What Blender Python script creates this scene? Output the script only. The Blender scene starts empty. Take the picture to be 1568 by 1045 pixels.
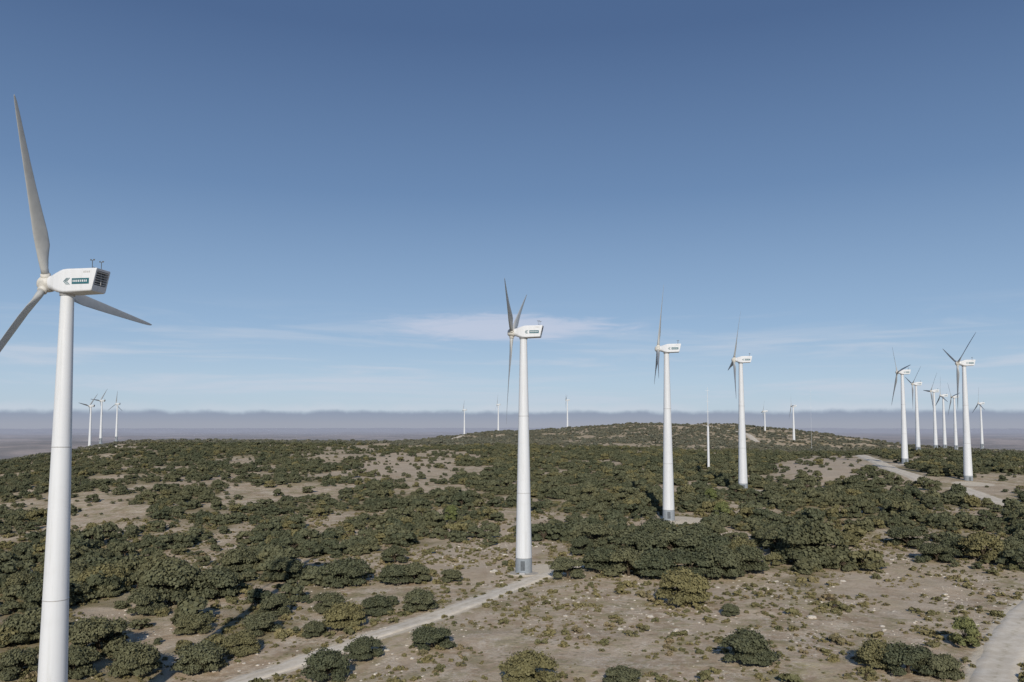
import bpy, math, random
import numpy as np
from mathutils import Vector, Matrix
random.seed(7); rng=np.random.default_rng(11)
sc=bpy.context.scene
sc.view_settings.view_transform='Standard'; sc.view_settings.look='None'; sc.view_settings.exposure=0
RAD=math.radians
# ------------------------------------------------------------ camera
CZ=35.6; F=1219.0; P=RAD(3.9); PPX=784.0; PPY=567.0
cam_d=bpy.data.cameras.new('camera'); cam=bpy.data.objects.new('camera',cam_d); sc.collection.objects.link(cam)
cam_d.sensor_width=36; cam_d.lens=F/1568*36; cam_d.shift_y=(PPY-522.5)/1568
cam.location=(0,0,CZ); cam.rotation_euler=(math.pi/2+P,0,0); cam_d.clip_end=200000; cam_d.clip_start=0.5
sc.camera=cam
def ray(u,v):
    x=(u-PPX)/F; y=(PPY-v)/F
    return (x, math.cos(P)-y*math.sin(P), math.sin(P)+y*math.cos(P))
def project(x,y,z):
    dz=z-CZ
    d=y*math.cos(P)+dz*math.sin(P); up=-y*math.sin(P)+dz*math.cos(P)
    d=np.maximum(d,0.1)
    return PPX+F*x/d, PPY-F*up/d
# ------------------------------------------------------------ noise
TAB=rng.random((16,256,256))
def vn(x,y,s=0):
    t=TAB[s%16]
    xi=np.floor(x).astype(int); yi=np.floor(y).astype(int)
    fx=x-xi; fy=y-yi; fx=fx*fx*(3-2*fx); fy=fy*fy*(3-2*fy)
    a=t[xi&255,yi&255]; b=t[(xi+1)&255,yi&255]; c=t[xi&255,(yi+1)&255]; d=t[(xi+1)&255,(yi+1)&255]
    return (a*(1-fx)+b*fx)*(1-fy)+(c*(1-fx)+d*fx)*fy
def fbm(x,y,s=0,o=4):
    r=0;a=1;n=0
    for i in range(o):
        r=r+a*vn(x*2**i+17.3*i,y*2**i+9.1*i,s+i); n+=a; a*=.5
    return r/n
# ------------------------------------------------------------ terrain height
US=[-500,0,200,400,600,700,760,800,900,1000,1100,1200,1300,1400,1568,2000]
AZ=[math.degrees(math.atan((u-784)/F)) for u in US]
DS=[1,60,96,140,192,270,350,500,700,900,1200,1500,2000,3500,7000,70000]
Z={
 -500:[-5,-5,-6,-6,-7,-7,-6,-4,-3,-8,-30,-60,-110,-230,-270,-280],
 0:[-5,-5,-5.3,-5,-4,-4,-2,2,4,-2,-14,-40,-95,-220,-270,-280],
 200:[-5,-4.5,-4.8,-4.5,-4,-2.5,1,8,16,18.5,8,-15,-70,-210,-270,-280],
 400:[-5,-3,-3,-3,-2.5,-1,2,8,14,17.5,8,-15,-60,-200,-270,-280],
 600:[-5,-2,-1.5,-1,-.8,0,2.5,7,12,15,9,0,-50,-200,-270,-280],
 700:[-5,-1.5,-1,-.5,-.3,1,3.5,7,12,14,12,14,-40,-200,-270,-280],
 760:[-5,-1.2,-.8,-.4,-.1,1.3,3.8,7.2,11.5,14,14,23,-10,-200,-270,-280],
 800:[-5,-1,-.6,-.3,0,1.6,4,7.5,11,14,15,26,-5,-200,-270,-280],
 900:[-5,-.5,0,0,1,2.5,4.8,8,11,12,17,33,10,-190,-270,-280],
 1000:[-5,0,0,0,1,3,5.5,8.5,10,11,20,39,25,-180,-270,-280],
 1100:[-5,0,0,.5,1,3.2,5.8,9,9.5,9,14,38,25,-180,-270,-280],
 1200:[-5,0,0,.5,1,3.2,6,9,8.5,6,5,27,12,-190,-270,-280],
 1300:[-5,0,0,.5,1,3,6,9.5,10,6,0,13,-10,-200,-270,-280],
 1400:[-5,0,0,.5,1,3,6,10.5,12.5,9.5,0,-2,-50,-200,-270,-280],
 1568:[-5,0,0,.5,1,3,6.5,9,10,8,0,-15,-70,-210,-270,-280],
 2000:[-5,0,0,.5,1,3,5,6,6,2,-12,-40,-100,-230,-270,-280]}
AF=np.linspace(-50,50,301); LF=np.linspace(0,math.log(70000),401)
T0=np.array([np.interp(LF,np.log(DS),Z[u]) for u in US])
T1_=np.array([np.interp(AF,AZ,T0[:,j]) for j in range(len(LF))]).T
def smooth(a,n,ax):
    for _ in range(n):
        p=np.pad(a,[(1,1) if i==ax else (0,0) for i in range(2)],mode='edge')
        a=(np.take(p,range(0,a.shape[ax]),ax)+2*a+np.take(p,range(2,a.shape[ax]+2),ax))/4
    return a
T1_=smooth(smooth(T1_,16,0),6,1)
def H(x,y):
    x=np.asarray(x,float); y=np.asarray(y,float)
    r=np.maximum(np.hypot(x,y),1.001); az=np.degrees(np.arctan2(x,y))
    back=np.clip((np.abs(az)-50)/130,0,1)
    azc=np.clip(az,-50,50)
    i=(azc+50)/100*300; j=np.log(np.minimum(r,69999))/math.log(70000)*400
    i0=np.clip(np.floor(i).astype(int),0,299); j0=np.clip(np.floor(j).astype(int),0,399)
    fi=i-i0; fj=j-j0
    z=(T1_[i0,j0]*(1-fi)+T1_[i0+1,j0]*fi)*(1-fj)+(T1_[i0,j0+1]*(1-fi)+T1_[i0+1,j0+1]*fi)*fj
    z=z*(1-back)+back*np.interp(np.log(r),np.log(DS),Z[2000])
    a=np.clip(r/600,.3,1.5)
    z=z+(fbm(x/60,y/60,3,3)-.5)*2.2*a+(fbm(x/9,y/9,8,3)-.5)*.5
    z=z+np.clip((r-950)/400,0,1)*(fbm(x/110,y/110,13,3)-.5)*11
    far=np.clip((r-1800)/4000,0,1)
    z=z+far*(fbm(x/1500,y/1500,5,4)-.5)*120
    return z
RS=np.concatenate([np.arange(60,600,.5),np.arange(600,2500,2)])
def ground(u,v):
    d=ray(u,v); n=math.hypot(d[0],d[1]); d=[c/n for c in d]
    zz=CZ+d[2]*RS; h=H(d[0]*RS,d[1]*RS)
    k=np.argmax(zz<h)
    r=RS[k] if (zz<h).any() else 1500
    return d[0]*r,d[1]*r
# ------------------------------------------------------------ material helpers
def newmat(name):
    m=bpy.data.materials.new(name); m.use_nodes=True; nt=m.node_tree; nt.nodes.clear()
    return m,nt
class NB:
    def __init__(s,nt): s.nt=nt
    def n(s,t,**k):
        nd=s.nt.nodes.new(t)
        for a,b in k.items(): setattr(nd,a,b)
        return nd
    def set(s,sock,v):
        if isinstance(v,bpy.types.NodeSocket): s.nt.links.new(v,sock)
        elif v is not None: sock.default_value=v
    def m(s,op,a,b=None,c=None,clamp=False):
        nd=s.n('ShaderNodeMath',operation=op,use_clamp=clamp)
        s.set(nd.inputs[0],a); s.set(nd.inputs[1],b); s.set(nd.inputs[2],c)
        return nd.outputs[0]
    def mix(s,f,a,b,bt='MIX'):
        nd=s.n('ShaderNodeMix',data_type='RGBA',blend_type=bt)
        s.set(nd.inputs[0],f)
        for k,v in ((6,a),(7,b)):
            if isinstance(v,(tuple,list)): v=tuple(v)+((1,) if len(v)==3 else ())
            s.set(nd.inputs[k],v)
        return nd.outputs[2]
    def noise(s,vec,scale,detail=4,rough=.55,dist=0):
        nd=s.n('ShaderNodeTexNoise'); s.set(nd.inputs['Vector'],vec)
        nd.inputs['Scale'].default_value=scale; nd.inputs['Detail'].default_value=detail
        nd.inputs['Roughness'].default_value=rough; nd.inputs['Distortion'].default_value=dist
        return nd.outputs[0]
    def ss(s,x,a,b):
        nd=s.n('ShaderNodeMapRange',interpolation_type='SMOOTHSTEP'); s.set(nd.inputs[0],x)
        nd.inputs[1].default_value=a; nd.inputs[2].default_value=b
        return nd.outputs[0]
    def attr(s,name): return s.n('ShaderNodeAttribute',attribute_name=name).outputs['Fac']
    def bsdf(s,col,rough=.9,spec=.2,normal=None):
        p=s.n('ShaderNodeBsdfPrincipled'); s.set(p.inputs['Base Color'],tuple(col)+(1,) if isinstance(col,tuple) else col)
        s.set(p.inputs['Roughness'],rough); p.inputs['Specular IOR Level'].default_value=spec
        if normal is not None: s.set(p.inputs['Normal'],normal)
        o=s.n('ShaderNodeOutputMaterial'); s.nt.links.new(p.outputs[0],o.inputs[0]); return p
# ground
def ground_mat():
    m,nt=newmat('limestone_scrub_ground'); b=NB(nt)
    pos=b.n('ShaderNodeNewGeometry').outputs['Position']
    n_mid=b.noise(pos,.09,5,.65,.6); n_sm=b.noise(pos,.55,5,.7); n_fine=b.noise(pos,2.6,4,.7)
    soil=b.mix(b.ss(n_mid,.35,.65),(.385,.285,.19),(.53,.425,.31))
    soil=b.mix(b.ss(n_sm,.42,.68),soil,(.61,.51,.385))
    # pale limestone
    st=b.m('MULTIPLY',b.ss(b.noise(pos,.16,6,.75),.47,.63),b.ss(n_fine,.42,.6))
    soil=b.mix(b.m('MULTIPLY',st,.8),soil,(.76,.68,.56))
    # dry yellow grass
    yg=b.m('MULTIPLY',b.ss(b.noise(pos,.07,5,.65,.8),.52,.66),b.ss(n_sm,.38,.6))
    soil=b.mix(b.m('MULTIPLY',yg,.6),soil,(.42,.36,.17))
    # olive low growth
    gr=b.m('MULTIPLY',b.ss(b.noise(pos,.13,6,.7,.4),.46,.62),b.ss(n_sm,.34,.58))
    soil=b.mix(b.m('MULTIPLY',gr,.75),soil,(.25,.22,.10))
    # dark tufts
    vo=b.n('ShaderNodeTexVoronoi'); b.set(vo.inputs['Vector'],pos); vo.inputs['Scale'].default_value=.8
    tf=b.m('MULTIPLY',b.m('SUBTRACT',1,b.ss(vo.outputs['Distance'],.12,.42)),b.ss(b.noise(pos,.25,4,.7),.45,.62))
    soil=b.mix(b.m('MULTIPLY',tf,.7),soil,(.16,.15,.075))
    speck=b.m('MULTIPLY',b.ss(b.noise(pos,6,3,.8),.58,.72),.5)
    soil=b.mix(speck,soil,(.18,.15,.10))
    # woodland floor
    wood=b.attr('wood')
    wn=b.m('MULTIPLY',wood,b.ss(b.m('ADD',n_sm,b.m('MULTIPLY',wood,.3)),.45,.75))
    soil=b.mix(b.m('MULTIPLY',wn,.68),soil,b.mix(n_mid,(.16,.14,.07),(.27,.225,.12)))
    # bare
    bare=b.attr('bare')
    soil=b.mix(b.m('MULTIPLY',bare,b.ss(b.m('ADD',n_sm,b.m('MULTIPLY',bare,.3)),.4,.8)),soil,b.mix(n_mid,(.43,.325,.225),(.63,.54,.42)))
    # verge beside tracks
    pth=b.attr('verge')
    soil=b.mix(b.ss(b.m('ADD',pth,b.m('MULTIPLY',b.m('SUBTRACT',n_sm,.5),.9)),.35,.8),soil,(.65,.57,.45))
    # aerial haze painted into the far plain's base colour, blue grey with distance
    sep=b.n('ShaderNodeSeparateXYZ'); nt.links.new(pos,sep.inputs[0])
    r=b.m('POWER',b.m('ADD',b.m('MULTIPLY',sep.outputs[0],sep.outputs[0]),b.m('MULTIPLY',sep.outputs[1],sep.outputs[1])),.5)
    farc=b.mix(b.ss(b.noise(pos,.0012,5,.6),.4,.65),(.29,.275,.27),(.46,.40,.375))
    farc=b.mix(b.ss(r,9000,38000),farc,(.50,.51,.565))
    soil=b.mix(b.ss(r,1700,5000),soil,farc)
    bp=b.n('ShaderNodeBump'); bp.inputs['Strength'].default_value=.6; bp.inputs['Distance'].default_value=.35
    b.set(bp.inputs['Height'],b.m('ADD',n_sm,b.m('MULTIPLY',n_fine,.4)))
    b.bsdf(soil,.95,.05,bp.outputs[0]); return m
def track_mat():
    m,nt=newmat('pale_gravel'); b=NB(nt)
    pos=b.n('ShaderNodeNewGeometry').outputs['Position']
    c=b.mix(b.ss(b.noise(pos,.5,6,.7),.35,.68),(.66,.58,.465),(.80,.725,.61))
    c=b.mix(b.m('MULTIPLY',b.ss(b.noise(pos,4,4,.7),.5,.7),.35),c,(.42,.35,.26))
    rut=b.attr('rut')
    c=b.mix(b.m('MULTIPLY',b.m('SUBTRACT',1,rut),b.ss(b.noise(pos,.8,4,.7),.42,.68)),c,(.46,.40,.28))
    b.bsdf(c,.95,.05); return m
def leaf_mat(name,c1,c2,c3,c4,haze=0):
    m,nt=newmat(name); b=NB(nt)
    oi=b.n('ShaderNodeObjectInfo'); sh=b.attr('shade')
    pos=b.n('ShaderNodeNewGeometry').outputs['Position']
    rnd=oi.outputs['Random']
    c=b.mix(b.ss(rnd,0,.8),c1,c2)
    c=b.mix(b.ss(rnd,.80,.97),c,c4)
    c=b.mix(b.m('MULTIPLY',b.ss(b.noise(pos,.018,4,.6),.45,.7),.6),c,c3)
    c=b.mix(sh,b.mix(.42,c,(.012,.015,.009)),c)  # crown shade painted into leaf colour: darker low down and inside
    c=b.mix(b.m('MULTIPLY',b.ss(b.noise(pos,1.3,3,.6),.5,.75),.35),c,c3)
    if haze: c=b.mix(haze,c,(.24,.25,.28))  # distance haze mixed straight into the leaf colour of far trees
    b.bsdf(c,.75,.12); return m
def plain_mat(name,col,rough=.6,spec=.3,var=.12,scale=1.5,obj=True,metal=0):
    m,nt=newmat(name); b=NB(nt)
    tc=b.n('ShaderNodeTexCoord').outputs['Object']
    c=b.mix(b.m('MULTIPLY',b.ss(b.noise(tc,scale,5,.65),.4,.75),1),col,tuple(x*(1-var) for x in col))
    p=b.bsdf(c,rough,spec); p.inputs['Metallic'].default_value=metal; return m
def paint_mat():
    m,nt=newmat('turbine_white_paint'); b=NB(nt)
    tc=b.n('ShaderNodeTexCoord').outputs['Object']
    mp=b.n('ShaderNodeMapping'); mp.inputs['Scale'].default_value=(1.5,1.5,.06); nt.links.new(tc,mp.inputs[0])
    c=b.mix(b.ss(b.noise(mp.outputs[0],1,5,.7),.45,.8),(.70,.72,.75),(.59,.605,.615))
    c=b.mix(b.m('MULTIPLY',b.ss(b.noise(tc,.35,4,.6),.5,.75),.3),c,(.61,.625,.635))
    b.bsdf(c,.42,.35); return m
M_g=ground_mat(); M_t=track_mat(); M_w=paint_mat()
M_blade=plain_mat('blade_gelcoat',(.46,.47,.465),.4,.35,.15,.6)
M_band=plain_mat('tower_base_grey',(.30,.335,.37),.6,.3,.2,.8)
M_dark=plain_mat('louvre_dark',(.12,.135,.15),.6,.3,.3,2)
M_teal=plain_mat('label_teal',(.03,.13,.16),.5,.3,.1,2)
M_seam=plain_mat('flange_grey',(.5,.5,.5),.5,.3,.1,2)
M_hub=plain_mat('hub_weathered',(.66,.64,.59),.5,.3,.35,1.2)
M_bark=plain_mat('oak_bark',(.09,.07,.05),.9,.1,.4,6)
M_rock=plain_mat('limestone',(.66,.60,.51),.9,.1,.4,2)
M_conc=plain_mat('foundation_concrete',(.50,.46,.40),.9,.1,.25,.8)
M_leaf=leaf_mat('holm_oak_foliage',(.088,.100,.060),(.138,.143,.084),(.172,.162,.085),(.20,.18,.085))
M_leaf2=leaf_mat('hazed_oak_foliage',(.105,.112,.068),(.145,.145,.088),(.18,.162,.095),(.20,.18,.10),.18)
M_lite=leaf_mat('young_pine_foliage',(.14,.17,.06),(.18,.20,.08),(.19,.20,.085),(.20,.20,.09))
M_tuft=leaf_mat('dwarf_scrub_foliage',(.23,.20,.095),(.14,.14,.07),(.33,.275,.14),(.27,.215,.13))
def mesh_obj(name,verts,faces,mats,midx=None,smooth=False,link=True,parent=None,attrs=None):
    me=bpy.data.meshes.new(name); me.from_pydata(verts,[],faces)
    for m in mats: me.materials.append(m)
    if midx is not None: me.polygons.foreach_set('material_index',np.asarray(midx,dtype=np.int32))
    me.polygons.foreach_set('use_smooth',np.full(len(me.polygons),smooth))
    if attrs:
        for k,v in attrs.items():
            a=me.attributes.new(k,'FLOAT','POINT'); a.data.foreach_set('value',np.asarray(v,dtype=np.float32))
    me.update()
    ob=bpy.data.objects.new(name,me)
    if link: sc.collection.objects.link(ob)
    if parent: ob.parent=parent
    return ob
# ------------------------------------------------------------ tracks & pads
def poly_world(pts): return np.array([ground(u,v) for u,v in pts])
def resample(p,step):
    q=[]
    pp=np.vstack([2*p[0]-p[1],p,2*p[-1]-p[-2]])
    for i in range(1,len(pp)-2):
        L=np.linalg.norm(pp[i+1]-pp[i]); n=max(2,int(L/step))
        for k in range(n):
            t=k/n; a,b_,c,d=pp[i-1],pp[i],pp[i+1],pp[i+2]
            q.append(.5*((2*b_)+(-a+c)*t+(2*a-5*b_+4*c-d)*t*t+(-a+3*b_-3*c+d)*t**3))
    q.append(p[-1]); return np.array(q)
tracks=[('dirt_track',[(300,1075),(360,1048),(420,1028),(500,1000),(560,979),(610,963),(660,946),(720,925),(780,903),(822,886),(850,878),(885,866)],4.4),
 ('gravel_road',[(1480,1140),(1512,1075),(1527,1030),(1548,980),(1580,935),(1640,880),(1720,830)],6.0),
 ('dirt_track',[(1318,698),(1340,706),(1365,718),(1400,730),(1424,741)],8),
 ('dirt_track',[(1470,748),(1505,761),(1530,769),(1560,776),(1610,784)],7.5),
 ('dirt_track',[(1060,650),(1100,657),(1140,664),(1160,678)],9),
 ('dirt_track',[(690,674),(720,666),(765,661)],9),
 ('dirt_track',[(120,692),(150,687),(185,684)],6)]
TR=[]
for n,p,w in tracks:
    TR.append((n,resample(poly_world(p),1.2 if w<=6 else 2.5),w))
pads=[(1042,797,9),(822,874,6),(1150,752,6),(1490,742,8),(1392,712,9)]
PADS=[(*ground(u,v),r) for u,v,r in pads]
def path_dist(x,y):
    d=np.full(x.shape,1e6)
    for n,q,w in TR:
        mn=q.min(0)-30; mx=q.max(0)+30
        s=np.where((x>mn[0])&(x<mx[0])&(y>mn[1])&(y<mx[1]))[0]
        if len(s)==0: continue
        dd=np.full(len(s),1e6)
        for c in q[::2]:
            dd=np.minimum(dd,np.hypot(x[s]-c[0],y[s]-c[1]))
        d[s]=np.minimum(d[s],dd-w/2)
    for (a,b_,r) in PADS: d=np.minimum(d,np.hypot(x-a,y-b_)-r)
    return d
# clearings (u,v,ru,rv,strength)
CL=[(1275,717,80,19,1),(620,712,75,18,.9),(560,728,60,10,.6),(750,835,95,40,.9),(700,872,120,22,.8),(1390,905,160,35,.7),(1300,800,22,9,.6),
 (1120,815,45,10,.8),(990,793,30,6,.7),(770,700,60,6,.3),(170,820,70,10,.4),(40,835,50,12,.4),(1525,750,40,9,.7),(1330,860,200,14,.5),
 (380,905,45,9,.6),(440,910,30,30,.6),(160,940,50,10,.9),(1060,905,130,14,.6),(1230,745,30,4,.5),(740,1000,260,60,.3),(330,790,90,6,.3),(820,870,40,14,1),
 (1010,655,60,4,.5),(1230,672,60,5,.5),(900,662,40,3,.4),(450,795,80,8,.5),(560,865,30,12,.5),(1385,740,60,6,.5),(300,735,70,7,.5)]
def clearing(x,y,z):
    u,v=project(x,y,z); c=np.zeros(x.shape)
    for a,b_,ru,rv,s in CL:
        e=np.sqrt(((u-a)/ru)**2+((v-b_)/rv)**2)+(fbm(x/12,y/12,6,3)-.5)*.9
        c=np.maximum(c,s*np.clip((1.15-e)/.35,0,1))
    return np.where(y>20,c,0)
def wooddens(x,y):
    r=np.hypot(x,y); z=H(x,y); u,v=project(x,y,z)
    n=fbm(x/22,y/22,2,4); n2=fbm(x/130,y/130,9,3)
    th=np.interp(r,[90,170,230,300,450,700,1000,1500],[.59,.545,.47,.43,.455,.455,.475,.505])
    left=np.clip((430-u)/200,0,1)*np.clip((230-r)/40,0,1)
    th=th-.04*left
    right=np.clip((u-620)/60,0,1)*np.clip((185-r)/25,0,1)
    th=th+.5*right
    rb=np.clip((u-850)/100,0,1)*np.clip((r-195)/15,0,1)*np.clip((420-r)/60,0,1)
    th=th-.03*rb
    rocky=np.clip((800-u)/150,0,1)*np.clip((r-260)/60,0,1)*np.clip((900-r)/150,0,1)
    th=th+.04*rocky
    d=np.clip((n*.74+n2*.26-th)/.11+.5,0,1)
    d=d*(1-clearing(x,y,z))
    return d
# ------------------------------------------------------------ ground mesh
az=np.concatenate([np.arange(-180,-42,3.0),np.arange(-42,42,.17),np.arange(42,180,3.0)])
rr=np.concatenate([[2],np.arange(8,88,8.0),np.arange(88,260,.9)])
g=[rr[-1]]
while g[-1]<2400: g.append(g[-1]*1.0075)
while g[-1]<66000: g.append(g[-1]*1.04)
rr=np.concatenate([rr,g[1:]])
A,R=np.meshgrid(np.radians(az),rr)
X=(R*np.sin(A)).ravel(); Y=(R*np.cos(A)).ravel(); ZZ=H(X,Y)
na=len(az); nr=len(rr)
i=np.arange(nr-1)[:,None]; j=np.arange(na)[None,:]; j2=(j+1)%na
fa=np.stack([i*na+j,i*na+j2,(i+1)*na+j2,(i+1)*na+j],-1).reshape(-1,4)[:,::-1]
V=np.stack([X,Y,ZZ],1)
me=bpy.data.meshes.new('ground')
cidx=len(V); V=np.vstack([V,[0,0,float(H(np.array([0.]),np.array([0.1]))[0])]])
me.vertices.add(len(V)); me.vertices.foreach_set('co',V.ravel())
tri=[(k,cidx,(k+1)%na) for k in range(na)]
nq=len(fa); loops=np.concatenate([fa.ravel(),np.array(tri).ravel()])
me.loops.add(len(loops)); me.loops.foreach_set('vertex_index',loops.astype(np.int32))
me.polygons.add(nq+na)
me.polygons.foreach_set('loop_start',np.concatenate([np.arange(nq)*4,nq*4+np.arange(na)*3]).astype(np.int32))
me.update(calc_edges=True); me.validate()
me.polygons.foreach_set('use_smooth',np.ones(len(me.polygons),dtype=bool))
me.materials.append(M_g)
x=V[:,0];y=V[:,1]
pd=path_dist(x,y)
for k,v in (('verge',np.clip(1-pd/2.2,0,1)),('wood',wooddens(x,y)),('bare',clearing(x,y,V[:,2]))):
    a=me.attributes.new(k,'FLOAT','POINT'); a.data.foreach_set('value',v.astype(np.float32))
gob=bpy.data.objects.new('ground',me); sc.collection.objects.link(gob)
# ribbons
def ribbon(name,q,w):
    t=np.gradient(q,axis=0); t/=np.linalg.norm(t,axis=1)[:,None]; nrm=np.stack([-t[:,1],t[:,0]],1)
    K=9; vs=[];fs=[];rut=[]
    s=np.arange(len(q))
    wl=w/2*(1+.35*(fbm(s*.35,s*0+3,4,3)-.5)); wr=w/2*(1+.35*(fbm(s*.35,s*0+30,4,3)-.5))
    for k in range(K):
        f=-1+2*k/(K-1)
        off=np.where(f<0,f*wl,f*wr)
        p=q+nrm*off[:,None]
        z=H(p[:,0],p[:,1])+(.12 if abs(f)<.99 else -.05)+.0005*np.hypot(p[:,0],p[:,1])*(1 if abs(f)<.99 else 0)
        vs.append(np.column_stack([p,z])); rut.append(np.full(len(q),1-.8*math.exp(-(f/.16)**2)-.5*(abs(f)>.8)))
    vs=np.stack(vs,1).reshape(-1,3)
    for a in range(len(q)-1):
        for k in range(K-1): fs.append((a*K+k,a*K+k+1,(a+1)*K+k+1,(a+1)*K+k))
    mesh_obj(name,vs.tolist(),fs,[M_t],smooth=True,attrs={'rut':np.stack(rut,1).ravel()})
for n,q,w in TR: ribbon(n,q,w)
# ------------------------------------------------------------ turbines
HUB=58.0; YAW=RAD(172); BL=22.6
def lathe(rings,seg=40,cap=True):
    vs=[];fs=[]
    for (z,r) in rings:
        for k in range(seg):
            a=2*math.pi*k/seg; vs.append((r*math.cos(a),r*math.sin(a),z))
    for i in range(len(rings)-1):
        for k in range(seg):
            k2=(k+1)%seg; fs.append((i*seg+k,i*seg+k2,(i+1)*seg+k2,(i+1)*seg+k))
    if cap: fs.append(tuple(range(seg))[::-1]); fs.append(tuple(range((len(rings)-1)*seg,len(rings)*seg)))
    return vs,fs
def box(vs,fs,c,s):
    o=len(vs)
    for dx in(-1,1):
        for dy in(-1,1):
            for dz in(-1,1): vs.append((c[0]+dx*s[0]/2,c[1]+dy*s[1]/2,c[2]+dz*s[2]/2))
    for f in((0,1,3,2),(4,6,7,5),(0,4,5,1),(2,3,7,6),(0,2,6,4),(1,5,7,3)): fs.append(tuple(o+i for i in f))
# tower
def tower_mesh():
    TH=HUB-1.4; S=48
    r=lambda z: 2.02+(0.86-2.02)*(z/TH)
    vs,fs=lathe([(-3,r(0))]+[(z,r(z)) for z in (0,3.6)],S,False); mi=[1]*len(fs)
    zs=[3.6]+list(np.linspace(6,TH,16))
    v2,f2=lathe([(z,r(z)) for z in zs],S,False); o=len(vs); vs+=v2; fs+=[tuple(o+i for i in f) for f in f2]; mi+=[0]*len(f2)
    for zc in (3.6,19,37.5):
        v2,f2=lathe([(zc-.06,r(zc)+.001),(zc-.06,r(zc)+.03),(zc+.06,r(zc)+.03),(zc+.06,r(zc)+.001)],S,False); o=len(vs); vs+=v2; fs+=[tuple(o+i for i in f) for f in f2]; mi+=[2]*len(f2)
    v2,f2=lathe([(TH-.3,.86),(TH-.3,1.0),(TH+.3,1.0),(TH+.3,.5)],S,False); o=len(vs); vs+=v2; fs+=[tuple(o+i for i in f) for f in f2]; mi+=[2]*len(f2)
    return vs,fs,mi
tv,tf_,tm=tower_mesh()
tower_me=mesh_obj('t',tv,tf_,[M_w,M_band,M_seam],tm,True,link=False).data
vs=[];fs=[]; box(vs,fs,(0,0,0),(.12,1.0,2.2)); nb=len(fs); box(vs,fs,(.5,0,-1.6),(1.1,1.3,.15)); box(vs,fs,(.9,0,-1.95),(.6,1.3,.6))
door_me=mesh_obj('d',vs,fs,[M_dark,M_seam],[0]*nb+[1]*(len(fs)-nb),link=False).data
fv,ff=lathe([(-2,4.0),(.10,4.0),(.16,3.8)],28); found_me=mesh_obj('f',fv,ff,[M_conc],link=False).data
# nacelle loft (x forward)
def rrect(x,hw,zt,zb,ch,slant=0,n=6):
    pts=[]
    for (sx,sz,a0) in ((1,1,0),(-1,1,90),(-1,-1,180),(1,-1,270)):
        for k in range(n+1):
            a=RAD(a0+90*k/n)
            c=ch
            yy=sx*(hw-c)+c*math.cos(a); zz=(zt-c if sz>0 else zb+c)+c*math.sin(a)
            pts.append((x-slant*(zz-zb)/(zt-zb),yy,zz))
    return pts
secs=[rrect(2.2,.90,.90,-.90,.85),rrect(1.8,.98,.95,-1.0,.8),rrect(1.05,1.15,1.15,-1.25,.55),rrect(.3,1.32,1.35,-1.4,.38),rrect(-.2,1.38,1.47,-1.44,.28),rrect(-.8,1.4,1.52,-1.45,.24),
      rrect(-4.05,1.4,1.54,-1.34,.2,.65),rrect(-4.2,1.34,1.48,-1.27,.18,.65)]
vs=[p for s_ in secs for p in s_]; n=len(secs[0]); fs=[]
for i_ in range(len(secs)-1):
    for k in range(n):
        k2=(k+1)%n; fs.append((i_*n+k,(i_+1)*n+k,(i_+1)*n+k2,i_*n+k2))
fs.append(tuple(range(n)))
inner=rrect(-4.2,1.12,1.22,-.55,.12,.42); deep=[(p[0]+.35,p[1],p[2]) for p in inner]
inner=[(p[0]-.17,p[1],p[2]) for p in inner]
o=len(vs); vs+=inner; vs+=deep; L=(len(secs)-1)*n; mi=[0]*len(fs)
for k in range(n):
    k2=(k+1)%n; fs.append((L+k,o+k,o+k2,L+k2)); mi.append(0)
for k in range(n):
    k2=(k+1)%n; fs.append((o+k,o+n+k,o+n+k2,o+k2)); mi.append(0)
fs.append(tuple(range(o+2*n-1,o+n-1,-1))); mi.append(1)
nac_me=mesh_obj('n',vs,fs,[M_w,M_dark],mi,link=False).data
vs=[];fs=[]
for k in range(6):
    z=-.38+k*.29; box(vs,fs,(-4.14-.65*(z+1.27)/2.75,0,z),(.14,2.1,.07))
box(vs,fs,(-4.5,0,.33),(.05,.08,1.6))
louv_me=mesh_obj('l',vs,fs,[M_seam],link=False).data
# label both sides
vs=[];fs=[];mi=[]
for sy in(-1,1):
    y0=sy*1.415
    box(vs,fs,(-2.75,y0,-.1),(2.3,.03,.72)); mi+=[0]*6
    xx=-1.8
    for k,w_ in enumerate((.16,.2,.18,.2,.16,.2,.16,.18)):
        box(vs,fs,(xx,y0+sy*.02,-.08),(w_*.75,.02,.26)); mi+=[1]*6; xx-=.25
    for q in range(3):
        o=len(vs); zc=-.1; xo=-.45-.2*q
        for yy in (y0-sy*.03,y0+sy*.02):
            vs+=[(xo,yy,zc),(xo-.4,yy,zc+.42),(xo-.5,yy,zc+.42),(xo-.1,yy,zc),(xo-.5,yy,zc-.42),(xo-.4,yy,zc-.42)]
        fs+=[(o+6,o+7,o+8,o+9),(o+6,o+9,o+10,o+11),(o,o+3,o+2,o+1),(o,o+5,o+4,o+3)]; mi+=[0]*4
    for k in range(4): box(vs,fs,(-3.2-.24*k,y0,1.05),(.15,.02,.22)); mi+=[2]*6
label_me=mesh_obj('lb',vs,fs,[M_teal,M_w,M_seam],mi,link=False).data
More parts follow.
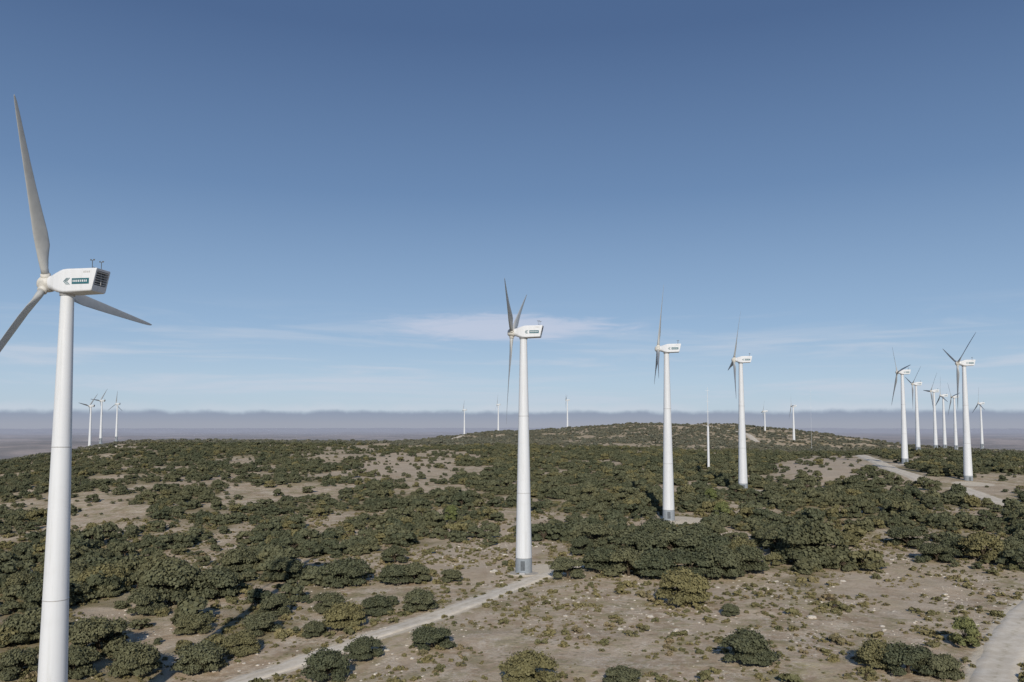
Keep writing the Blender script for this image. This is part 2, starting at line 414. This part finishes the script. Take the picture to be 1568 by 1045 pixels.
# wind sensors
vs=[];fs=[]
for (xx,yy) in((-3.7,.6),(-4.0,-.7)):
    box(vs,fs,(xx,yy,2.05),(.06,.06,1.2)); box(vs,fs,(xx,yy,2.6),(.5,.04,.04)); box(vs,fs,(xx+.22,yy,2.68),(.11,.11,.16)); box(vs,fs,(xx-.2,yy,2.68),(.24,.03,.16))
box(vs,fs,(-3.85,0,1.75),(.05,1.5,.05))
sens_me=mesh_obj('s',vs,fs,[M_dark],link=False).data
prof=[(-.7,.8),(-.65,.95),(-.2,1.05),(.2,1.05),(.6,.96),(.9,.75),(1.05,.48),(1.1,.15)]
hv,hf=lathe(prof,36); hv=[(z,x_,y_) for x_,y_,z in hv]
def hub_mesh():
    vs=list(hv);fs=list(hf)
    for b_ in range(3):
        a=b_*2*math.pi/3; sv,sf=lathe([(.6,.58),(1.3,.58),(1.35,.5)],24); o=len(vs)
        for (x_,y_,z_) in sv: vs.append((x_,y_*math.cos(a)-z_*math.sin(a),y_*math.sin(a)+z_*math.cos(a)))
        fs+= [tuple(o+i for i in f) for f in sf]
    return vs,fs
a_,b2=hub_mesh(); hub_me=mesh_obj('h',a_,b2,[M_hub],smooth=True,link=False).data
def blade():
    st=[(1.2,.9,.9,0),(2.0,.92,.86,.0),(3.2,1.25,.72,.4),(4.8,1.75,.5,1),(6.5,1.8,.40,1),(9,1.55,.31,1),(12,1.28,.24,1),(15,1.02,.18,1),(17.8,.80,.14,1),(20.2,.60,.10,1),(21.8,.40,.07,1),(22.4,.22,.04,1),(BL,.06,.02,1)]
    N=20; vs=[];fs=[]
    for (s,ch,th,af) in st:
        tw=RAD(np.interp(s,[1.3,5,12,23.2],[26,22,10,3])+4)
        for k in range(N):
            a=2*math.pi*k/N
            cx=math.cos(a); sy=math.sin(a)
            t=sy*((1-af)+af*(.35+.65*max(0,(cx+1)/2)**.8))
            px=cx*ch/2-af*ch*.17; py=t*th/2
            yy=px*math.cos(tw)-py*math.sin(tw); xx=px*math.sin(tw)+py*math.cos(tw)
            vs.append((xx-.0006*s*s,yy,s))
    for i_ in range(len(st)-1):
        for k in range(N):
            k2=(k+1)%N; fs.append((i_*N+k,i_*N+k2,(i_+1)*N+k2,(i_+1)*N+k))
    fs.append(tuple(range((len(st)-1)*N,len(st)*N))); fs.append(tuple(range(N))[::-1]); return vs,fs
a_,b2=blade(); blade_me=mesh_obj('b',a_,b2,[M_blade],smooth=True,link=False).data
def child(name,me,par,loc=(0,0,0),rot=(0,0,0)):
    o=bpy.data.objects.new(name,me); sc.collection.objects.link(o); o.parent=par; o.location=loc; o.rotation_euler=rot; return o
def turbine(ub,vb,vh,theta,tw=1.0):
    d1=ray(ub,vb); d2=ray(ub,vh); e1=d1[2]/math.hypot(d1[0],d1[1]); e2=d2[2]/math.hypot(d2[0],d2[1])
    D=HUB/(e2-e1); n_=math.hypot(d1[0],d1[1]); x=d1[0]/n_*D; y=d1[1]/n_*D; z=CZ+e1*D
    e=bpy.data.objects.new('wind_turbine',None); sc.collection.objects.link(e); e.location=(x,y,z); e.rotation_euler=(0,0,YAW); e.empty_display_size=5
    hz=float(H(np.array([x]),np.array([y]))[0])
    child('tower',tower_me,e).scale=(tw,tw,1)
    if z-hz>0.4:
        v_,f_=lathe([(hz-z-3,2.06),(-2.5,2.055)],32); o=mesh_obj('tower_plinth',v_,f_,[M_band],smooth=True); o.parent=e
    child('tower_door',door_me,e,(0,2.0*tw,1.9),(0,0,RAD(90)))
    child('foundation',found_me,e,(0,0,min(0,hz-z)))
    nc=child('nacelle',nac_me,e,(0,0,HUB)); child('rear_louvres',louv_me,e,(0,0,HUB)); child('side_labels',label_me,e,(0,0,HUB)); child('wind_sensors',sens_me,e,(0,0,HUB))
    rt=child('hub',hub_me,e,(2.85,0,HUB-.1),(RAD(theta),RAD(-5),0))
    for k in range(3): child('blade_%d'%(k+1),blade_me,rt,(0,0,0),(RAD(120*k),0,0))
    return x,y
TB=[(76,1163,431,-24,.88),(802,877,509,-64),(1024,797,534,0),(1138,753,551,-22),(1483,740,556,66),(1386,711,570,38),(1406,691,588,-50),(1433,687,599,85),(1447,686,606,10),
 (1464,687,608,40),(1504,684,618,5),(1172,682,630,95),(1216,682,622,30),(137,689,622,40),(154,675,614,35),(178,672,619,0),(711,671,628,10),(763,662,620,0),(869,657,613,60)]
TP=[turbine(*t) for t in TB]
def mast(u,vb,D,h,h1,name,r=.9):
    d=ray(u,vb); n_=math.hypot(d[0],d[1]); x=d[0]/n_*D; y=d[1]/n_*D; z=float(H(np.array([x]),np.array([y]))[0])
    v_,f_=lathe([(-2,r),(h1,r*.8),(h1+.3,r*.35),(h,r*.12)],16)
    for k in range(3): box(v_,f_,(0,0,h*(.7+.13*k)),(2.4,.12,.12))
    o=mesh_obj(name,v_,f_,[M_w],smooth=False); o.location=(x,y,z)
mast(1085,708,500,50,26,'meteorological_mast',.75); mast(1243,685,1000,72,3,'meteorological_mast',.3)
# ------------------------------------------------------------ trees
def tree_mesh(name,seed,nleaf,leaf,w=3.2,h=4.2,mat=None,nl=13,link=False):
    r=np.random.default_rng(seed)
    lobes=[]
    for k in range(nl):
        a=r.uniform(0,2*math.pi); q=math.sqrt(r.uniform(0,1))*.68
        zz=.30+.45*(1-q**2)*r.uniform(.6,1.08)
        lobes.append((q*math.cos(a)*w,q*math.sin(a)*w,zz*h,w*r.uniform(.22,.38),h*r.uniform(.20,.30)))
    for k in range(nl):
        a=r.uniform(0,2*math.pi); q=r.uniform(.45,.78)
        lobes.append((q*math.cos(a)*w,q*math.sin(a)*w,h*r.uniform(.16,.30),w*r.uniform(.2,.32),h*r.uniform(.16,.22)))
    lobes=np.array(lobes)
    wgt=lobes[:,3]**2; idx=r.choice(len(lobes),nleaf,p=wgt/wgt.sum())
    d=r.normal(size=(nleaf,3)); d[:,2]=np.abs(d[:,2])*.7+d[:,2]*.4; d/=np.linalg.norm(d,axis=1)[:,None]
    rad=1-np.abs(r.normal(0,.2,nleaf)); stray=r.random(nleaf)<.13; rad[stray]+=r.uniform(.15,.45,stray.sum())
    Lb=lobes[idx]; c=Lb[:,:3]+d*rad[:,None]*np.column_stack([Lb[:,3],Lb[:,3],Lb[:,4]])
    low=c[:,2]<.06*h; c[low,2]=h*r.uniform(.02,.2,low.sum())
    nrm=d*1.0+r.normal(0,.5,(nleaf,3)); nrm/=np.linalg.norm(nrm,axis=1)[:,None]
    t=np.cross(nrm,r.normal(size=(nleaf,3))); t/=np.linalg.norm(t,axis=1)[:,None]; b_=np.cross(nrm,t)
    s=leaf*r.uniform(.6,1.4,nleaf)[:,None]
    q=np.stack([c-t*s-b_*s*.5,c+t*s*.2-b_*s*.8,c+t*s+b_*s*.4,c-t*s*.3+b_*s*.9],1)
    vs=q.reshape(-1,3); fs=np.arange(nleaf*4).reshape(-1,4)
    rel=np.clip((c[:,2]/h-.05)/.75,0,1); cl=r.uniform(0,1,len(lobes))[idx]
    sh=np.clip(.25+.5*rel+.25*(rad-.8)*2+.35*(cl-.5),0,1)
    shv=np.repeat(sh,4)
    vs=vs.tolist(); fs=fs.tolist(); mi=[0]*len(fs); shv=shv.tolist()
    def limb(p,q_,r0,r1):
        p=Vector(p);q_=Vector(q_);ax=(q_-p).normalized(); tt=ax.orthogonal().normalized(); bb=ax.cross(tt); o=len(vs)
        for (pt,rr_) in((p,r0),((p+q_)/2+tt*r0*.4,(r0+r1)/2),(q_,r1)):
            for k in range(7):
                a=2*math.pi*k/7; vs.append(list(pt+(tt*math.cos(a)+bb*math.sin(a))*rr_)); shv.append(.5)
        for i_ in range(2):
            for k in range(7):
                k2=(k+1)%7; fs.append([o+i_*7+k,o+i_*7+k2,o+(i_+1)*7+k2,o+(i_+1)*7+k]); mi.append(1)
    limb((0,0,-.6),(0,0,h*.3),.24*w/3.2,.17*w/3.2)
    for k in range(min(8,len(lobes))):
        L_=lobes[k]; limb((0,0,h*(.2+.02*k)),(L_[0]*.9,L_[1]*.9,L_[2]),.12*w/3.2,.03)
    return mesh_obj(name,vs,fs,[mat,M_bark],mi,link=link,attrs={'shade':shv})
near=[tree_mesh('holm_oak_crown_near',s,9000,.13,w=3.2+.2*(s%3),h=4.1+.35*(s%2),mat=M_leaf,nl=14+s) for s in range(5)]
young=[tree_mesh('young_pine_crown',50+s,6000,.12,w=1.7,h=4.2,mat=M_lite,nl=10) for s in range(2)]
mid=[tree_mesh('holm_oak_crown',100+s,1500,.25,w=2.6,h=3.3,mat=M_leaf,nl=8) for s in range(7)]
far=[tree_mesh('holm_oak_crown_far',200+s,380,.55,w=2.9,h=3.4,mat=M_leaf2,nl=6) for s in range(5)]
tuft=[tree_mesh('dwarf_scrub',300+s,200,.11,w=.62,h=.55,mat=M_tuft,nl=5) for s in range(4)]
def rock(seed):
    import bmesh
    bm=bmesh.new(); bmesh.ops.create_icosphere(bm,subdivisions=2,radius=.5); r=random.Random(seed)
    for v in bm.verts: v.co*=r.uniform(.75,1.2); v.co.z*=.5
    me=bpy.data.meshes.new('limestone_rock'); bm.to_mesh(me); bm.free(); me.materials.append(M_rock)
    return bpy.data.objects.new('limestone_rock',me)
rocks=[rock(s) for s in range(4)]
def scatter(name,x,y,scale,objs,sink=.15):
    col=bpy.data.collections.new(name+'_shapes')
    for o in objs: col.objects.link(o)
    z=H(x,y)-sink*scale.mean(1)
    N_=len(x); me=bpy.data.meshes.new(name); me.vertices.add(N_)
    me.vertices.foreach_set('co',np.column_stack([x,y,z]).ravel())
    a=me.attributes.new('sc','FLOAT_VECTOR','POINT'); a.data.foreach_set('vector',scale.astype(np.float32).ravel())
    rt=np.column_stack([rng.normal(0,.05,N_),rng.normal(0,.05,N_),rng.uniform(0,6.283,N_)])
    a=me.attributes.new('rt','FLOAT_VECTOR','POINT'); a.data.foreach_set('vector',rt.astype(np.float32).ravel())
    a=me.attributes.new('ix','INT','POINT'); a.data.foreach_set('value',rng.integers(0,len(objs),N_).astype(np.int32))
    ob=bpy.data.objects.new(name,me); sc.collection.objects.link(ob)
    ng=bpy.data.node_groups.new(name+'_scatter','GeometryNodeTree')
    ng.interface.new_socket('Geometry',in_out='INPUT',socket_type='NodeSocketGeometry'); ng.interface.new_socket('Geometry',in_out='OUTPUT',socket_type='NodeSocketGeometry')
    gi=ng.nodes.new('NodeGroupInput'); go=ng.nodes.new('NodeGroupOutput'); ci=ng.nodes.new('GeometryNodeCollectionInfo'); ip=ng.nodes.new('GeometryNodeInstanceOnPoints')
    ci.inputs['Collection'].default_value=col; ci.inputs['Separate Children'].default_value=True; ci.inputs['Reset Children'].default_value=True
    ip.inputs['Pick Instance'].default_value=True
    def na_(n_,t):
        q=ng.nodes.new('GeometryNodeInputNamedAttribute'); q.data_type=t; q.inputs['Name'].default_value=n_; return q.outputs['Attribute']
    lk=ng.links.new
    lk(gi.outputs[0],ip.inputs['Points']); lk(ci.outputs[0],ip.inputs['Instance']); lk(na_('ix','INT'),ip.inputs['Instance Index'])
    lk(na_('rt','FLOAT_VECTOR'),ip.inputs['Rotation']); lk(na_('sc','FLOAT_VECTOR'),ip.inputs['Scale']); lk(ip.outputs[0],go.inputs[0])
    md=ob.modifiers.new('scatter','NODES'); md.node_group=ng
    return ob
def cand(r0,r1,per,azmax=41):
    area=.5*2*RAD(azmax)*(r1*r1-r0*r0); n_=int(area/per)
    r=np.sqrt(rng.uniform(r0*r0,r1*r1,n_)); a=rng.uniform(-RAD(azmax),RAD(azmax),n_)
    return r*np.sin(a),r*np.cos(a)
def tower_clear(x,y,rad):
    k=np.ones(len(x),bool)
    for (a,b_) in TP: k&=np.hypot(x-a,y-b_)>rad
    return k
# explicit foreground trees (pixel centre x, base y, crown width px)
FT=[(1150,1020,92),(1352,1028,70),(1400,1038,85),(1450,1042,70),(1050,930,88),(1255,868,115),(1225,862,60),(870,888,55),(1120,945,34),
 (925,878,70),(965,886,80),(1010,890,85),(1060,888,80),(1110,890,85),(1150,880,70),(985,862,80),(1040,862,90),(1090,862,80),(1140,862,60),(1010,838,70),(1070,842,70),(890,852,45),(915,840,60),
 (300,1035,85),(495,1048,72),(365,1005,62),(555,1016,60),(660,996,66),(640,938,60),(605,897,60),(635,895,50),(603,865,46),(525,900,72),(478,978,44),(525,966,70),(575,944,58),(500,940,50),(430,892,62),
 (320,920,92),(250,930,105),(215,945,70),(415,948,62),(395,975,62),(290,975,60),(150,912,80),(20,915,60),(200,1040,85),(140,1005,90),(100,1045,80),(40,990,95),(15,1040,80),(810,1060,90),
 (955,1055,60),(60,940,80),(360,880,70),(90,900,70),(690,893,35),(1440,862,50),(1515,862,70),(1560,858,60),(1480,855,60),(1200,850,60),(1395,840,50),(1180,838,50),(1300,838,40)]
for k,(u,v,w) in enumerate(FT):
    x,y=ground(u,v); 
    x,y=float(x),float(y)
    s=w*y/F/6.6*.96; o=bpy.data.objects.new('holm_oak_tree',near[k%5].data); sc.collection.objects.link(o)
    o.location=(x,y+s*1.5,float(H(np.array([x]),np.array([y+s*1.5]))[0])-.25*s); o.rotation_euler=(0,0,random.uniform(0,6.28)); hs=s*random.uniform(.85,1.12); o.scale=(s,s*random.uniform(.85,1.15),hs)
for (u,v,w) in [(1478,992,38),(920,865,20),(690,800,22),(1105,800,26),(1088,772,20)]:
    x,y=ground(u,v); s=w*y/F/3.2; o=bpy.data.objects.new('young_pine_tree',young[0].data); sc.collection.objects.link(o)
    o.location=(x,y,float(H(np.array([x]),np.array([y]))[0])-.2); o.scale=(s,s,s)
# mid woodland
x,y=cand(150,820,13.5); d=wooddens(x,y); r=np.hypot(x,y); u_,v_=project(x,y,H(x,y))
k=(rng.random(len(x))<.06+d*np.interp(r,[150,195,240],[.15,.5,.88])-.06*(r<230))&(path_dist(x,y)>np.where(r>300,6,3.2))&tower_clear(x,y,5)
k&=~((r<190)&(u_>620))
x,y,u_=x[k],y[k],u_[k]; s=rng.lognormal(-.26,.5,len(x)); s=np.clip(s,.25,1.8)*np.interp(np.hypot(x,y),[200,400,800],[1.0,.85,.8])
s=s*np.where((u_<700)&(np.hypot(x,y)>300),.8,1.0)
scatter('holm_oak_woodland',x,y,np.column_stack([s,s,s*rng.uniform(.75,1.15,len(x))]),mid); print('mid',len(x))
x,y=cand(820,1750,42); d=wooddens(x,y); k=(rng.random(len(x))<np.clip(d+.10,0,1))&(path_dist(x,y)>4)&tower_clear(x,y,8); x,y=x[k],y[k]
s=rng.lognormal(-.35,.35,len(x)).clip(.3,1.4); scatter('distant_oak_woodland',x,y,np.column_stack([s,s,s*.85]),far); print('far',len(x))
# low scrub
x,y=cand(85,330,2.1); n_=fbm(x/7,y/7,12,3); k=(n_>.44)&(rng.random(len(x))<.8)&(path_dist(x,y)>.1); x,y=x[k],y[k]
s=rng.lognormal(-.5,.6,len(x)); s=np.clip(s,.2,3.0); scatter('dwarf_scrub_shrubs',x,y,np.column_stack([s,s,s*.9]),tuft,.05); print('tuft',len(x))
x,y=cand(85,260,6); n_=fbm(x/11,y/11,6,3); k=(n_>.5)&(path_dist(x,y)>.3); x,y=x[k],y[k]; s=rng.lognormal(-1.1,.5,len(x))
scatter('limestone_rocks',x,y,np.column_stack([s,s,s]),rocks,.02)
# ------------------------------------------------------------ light
EL=RAD(26); SAZ=RAD(181.5)
to=Vector((math.sin(SAZ)*math.cos(EL),math.cos(SAZ)*math.cos(EL),math.sin(EL)))
sd=bpy.data.lights.new('sun','SUN'); sd.energy=3.5; sd.angle=RAD(.55); sd.color=(1,.93,.82)
so=bpy.data.objects.new('sun',sd); sc.collection.objects.link(so); so.rotation_euler=to.to_track_quat('Z','Y').to_euler(); so.location=(0,-50,90)
w=bpy.data.worlds.new('World'); sc.world=w; w.use_nodes=True; nt=w.node_tree; nt.nodes.clear(); b=NB(nt)
sky=b.n('ShaderNodeTexSky',sky_type='NISHITA'); sky.sun_disc=False; sky.sun_elevation=EL; sky.sun_rotation=SAZ; sky.altitude=1000; sky.air_density=1.0; sky.dust_density=.8; sky.ozone_density=1.5
g=b.n('ShaderNodeTexCoord').outputs['Generated']; sp=b.n('ShaderNodeSeparateXYZ'); nt.links.new(g,sp.inputs[0]); gx,gy,gz=sp.outputs
K=10.0
def C(r_,g_,b_): return (r_*K,g_*K,b_*K)
rp=b.n('ShaderNodeValToRGB'); b.set(rp.inputs[0],gz); cr=rp.color_ramp; cr.elements[0].position=0; cr.elements[0].color=(.44,.55,.68,1)
cr.elements[1].position=1; cr.elements[1].color=(.05,.10,.22,1)
for p_,c_ in ((.05,(.40,.53,.69,1)),(.12,(.28,.42,.62,1)),(.28,(.138,.237,.42,1)),(.45,(.070,.130,.27,1))):
    e_=cr.elements.new(p_); e_.color=c_
vm=b.n('ShaderNodeVectorMath',operation='SCALE'); nt.links.new(rp.outputs[0],vm.inputs[0]); vm.inputs['Scale'].default_value=K
col=b.mix(.85,sky.outputs[0],vm.outputs[0])
mp=b.n('ShaderNodeMapping'); mp.inputs['Scale'].default_value=(2.2,2.2,30); nt.links.new(g,mp.inputs[0])
st=b.noise(mp.outputs[0],1.6,6,.6,.5)
band=b.m('MULTIPLY',b.ss(gz,.0,.05),b.m('SUBTRACT',1,b.ss(gz,.07,.16)))
col=b.mix(b.m('MULTIPLY',b.m('MULTIPLY',b.ss(st,.44,.68),band),.65),col,C(.56,.62,.72))
# one elongated cloud
ax=b.m('DIVIDE',gx,b.m('MAXIMUM',gy,.05))
ex=b.m('DIVIDE',b.m('ADD',ax,.018),.15); ez=b.m('DIVIDE',b.m('SUBTRACT',gz,.120),.016)
mp2=b.n('ShaderNodeMapping'); mp2.inputs['Scale'].default_value=(8,8,60); nt.links.new(g,mp2.inputs[0])
cn=b.noise(mp2.outputs[0],1.5,6,.65,.8)
e=b.m('ADD',b.m('POWER',b.m('ADD',b.m('MULTIPLY',ex,ex),b.m('MULTIPLY',ez,ez)),.5),b.m('MULTIPLY',b.m('SUBTRACT',cn,.5),1.7))
cm=b.m('MULTIPLY',b.m('SUBTRACT',1,b.ss(e,.5,1.3)),b.ss(gy,0,.2))
col=b.mix(b.m('MULTIPLY',cm,.75),col,C(.55,.60,.73))
# low haze bank with a lumpy cloud top
lump=b.noise(g,26,6,.6)
edge=b.m('ADD',gz,b.m('MULTIPLY',b.m('SUBTRACT',lump,.5),.012))
col=b.mix(b.m('MULTIPLY',b.m('MULTIPLY',b.ss(edge,.0135,.0175),b.m('SUBTRACT',1,b.ss(edge,.018,.028))),b.m('MULTIPLY',b.ss(b.noise(g,6,3,.5),.35,.6),.5)),col,C(.60,.64,.72))
hz=b.m('SUBTRACT',1,b.ss(edge,.0115,.0185))
col=b.mix(b.m('MULTIPLY',hz,.9),col,b.mix(b.ss(gz,-.002,.016),C(.33,.35,.42),C(.26,.305,.405)))
bg=b.n('ShaderNodeBackground'); nt.links.new(col,bg.inputs[0]); bg.inputs[1].default_value=.1
o=b.n('ShaderNodeOutputWorld'); nt.links.new(bg.outputs[0],o.inputs[0])
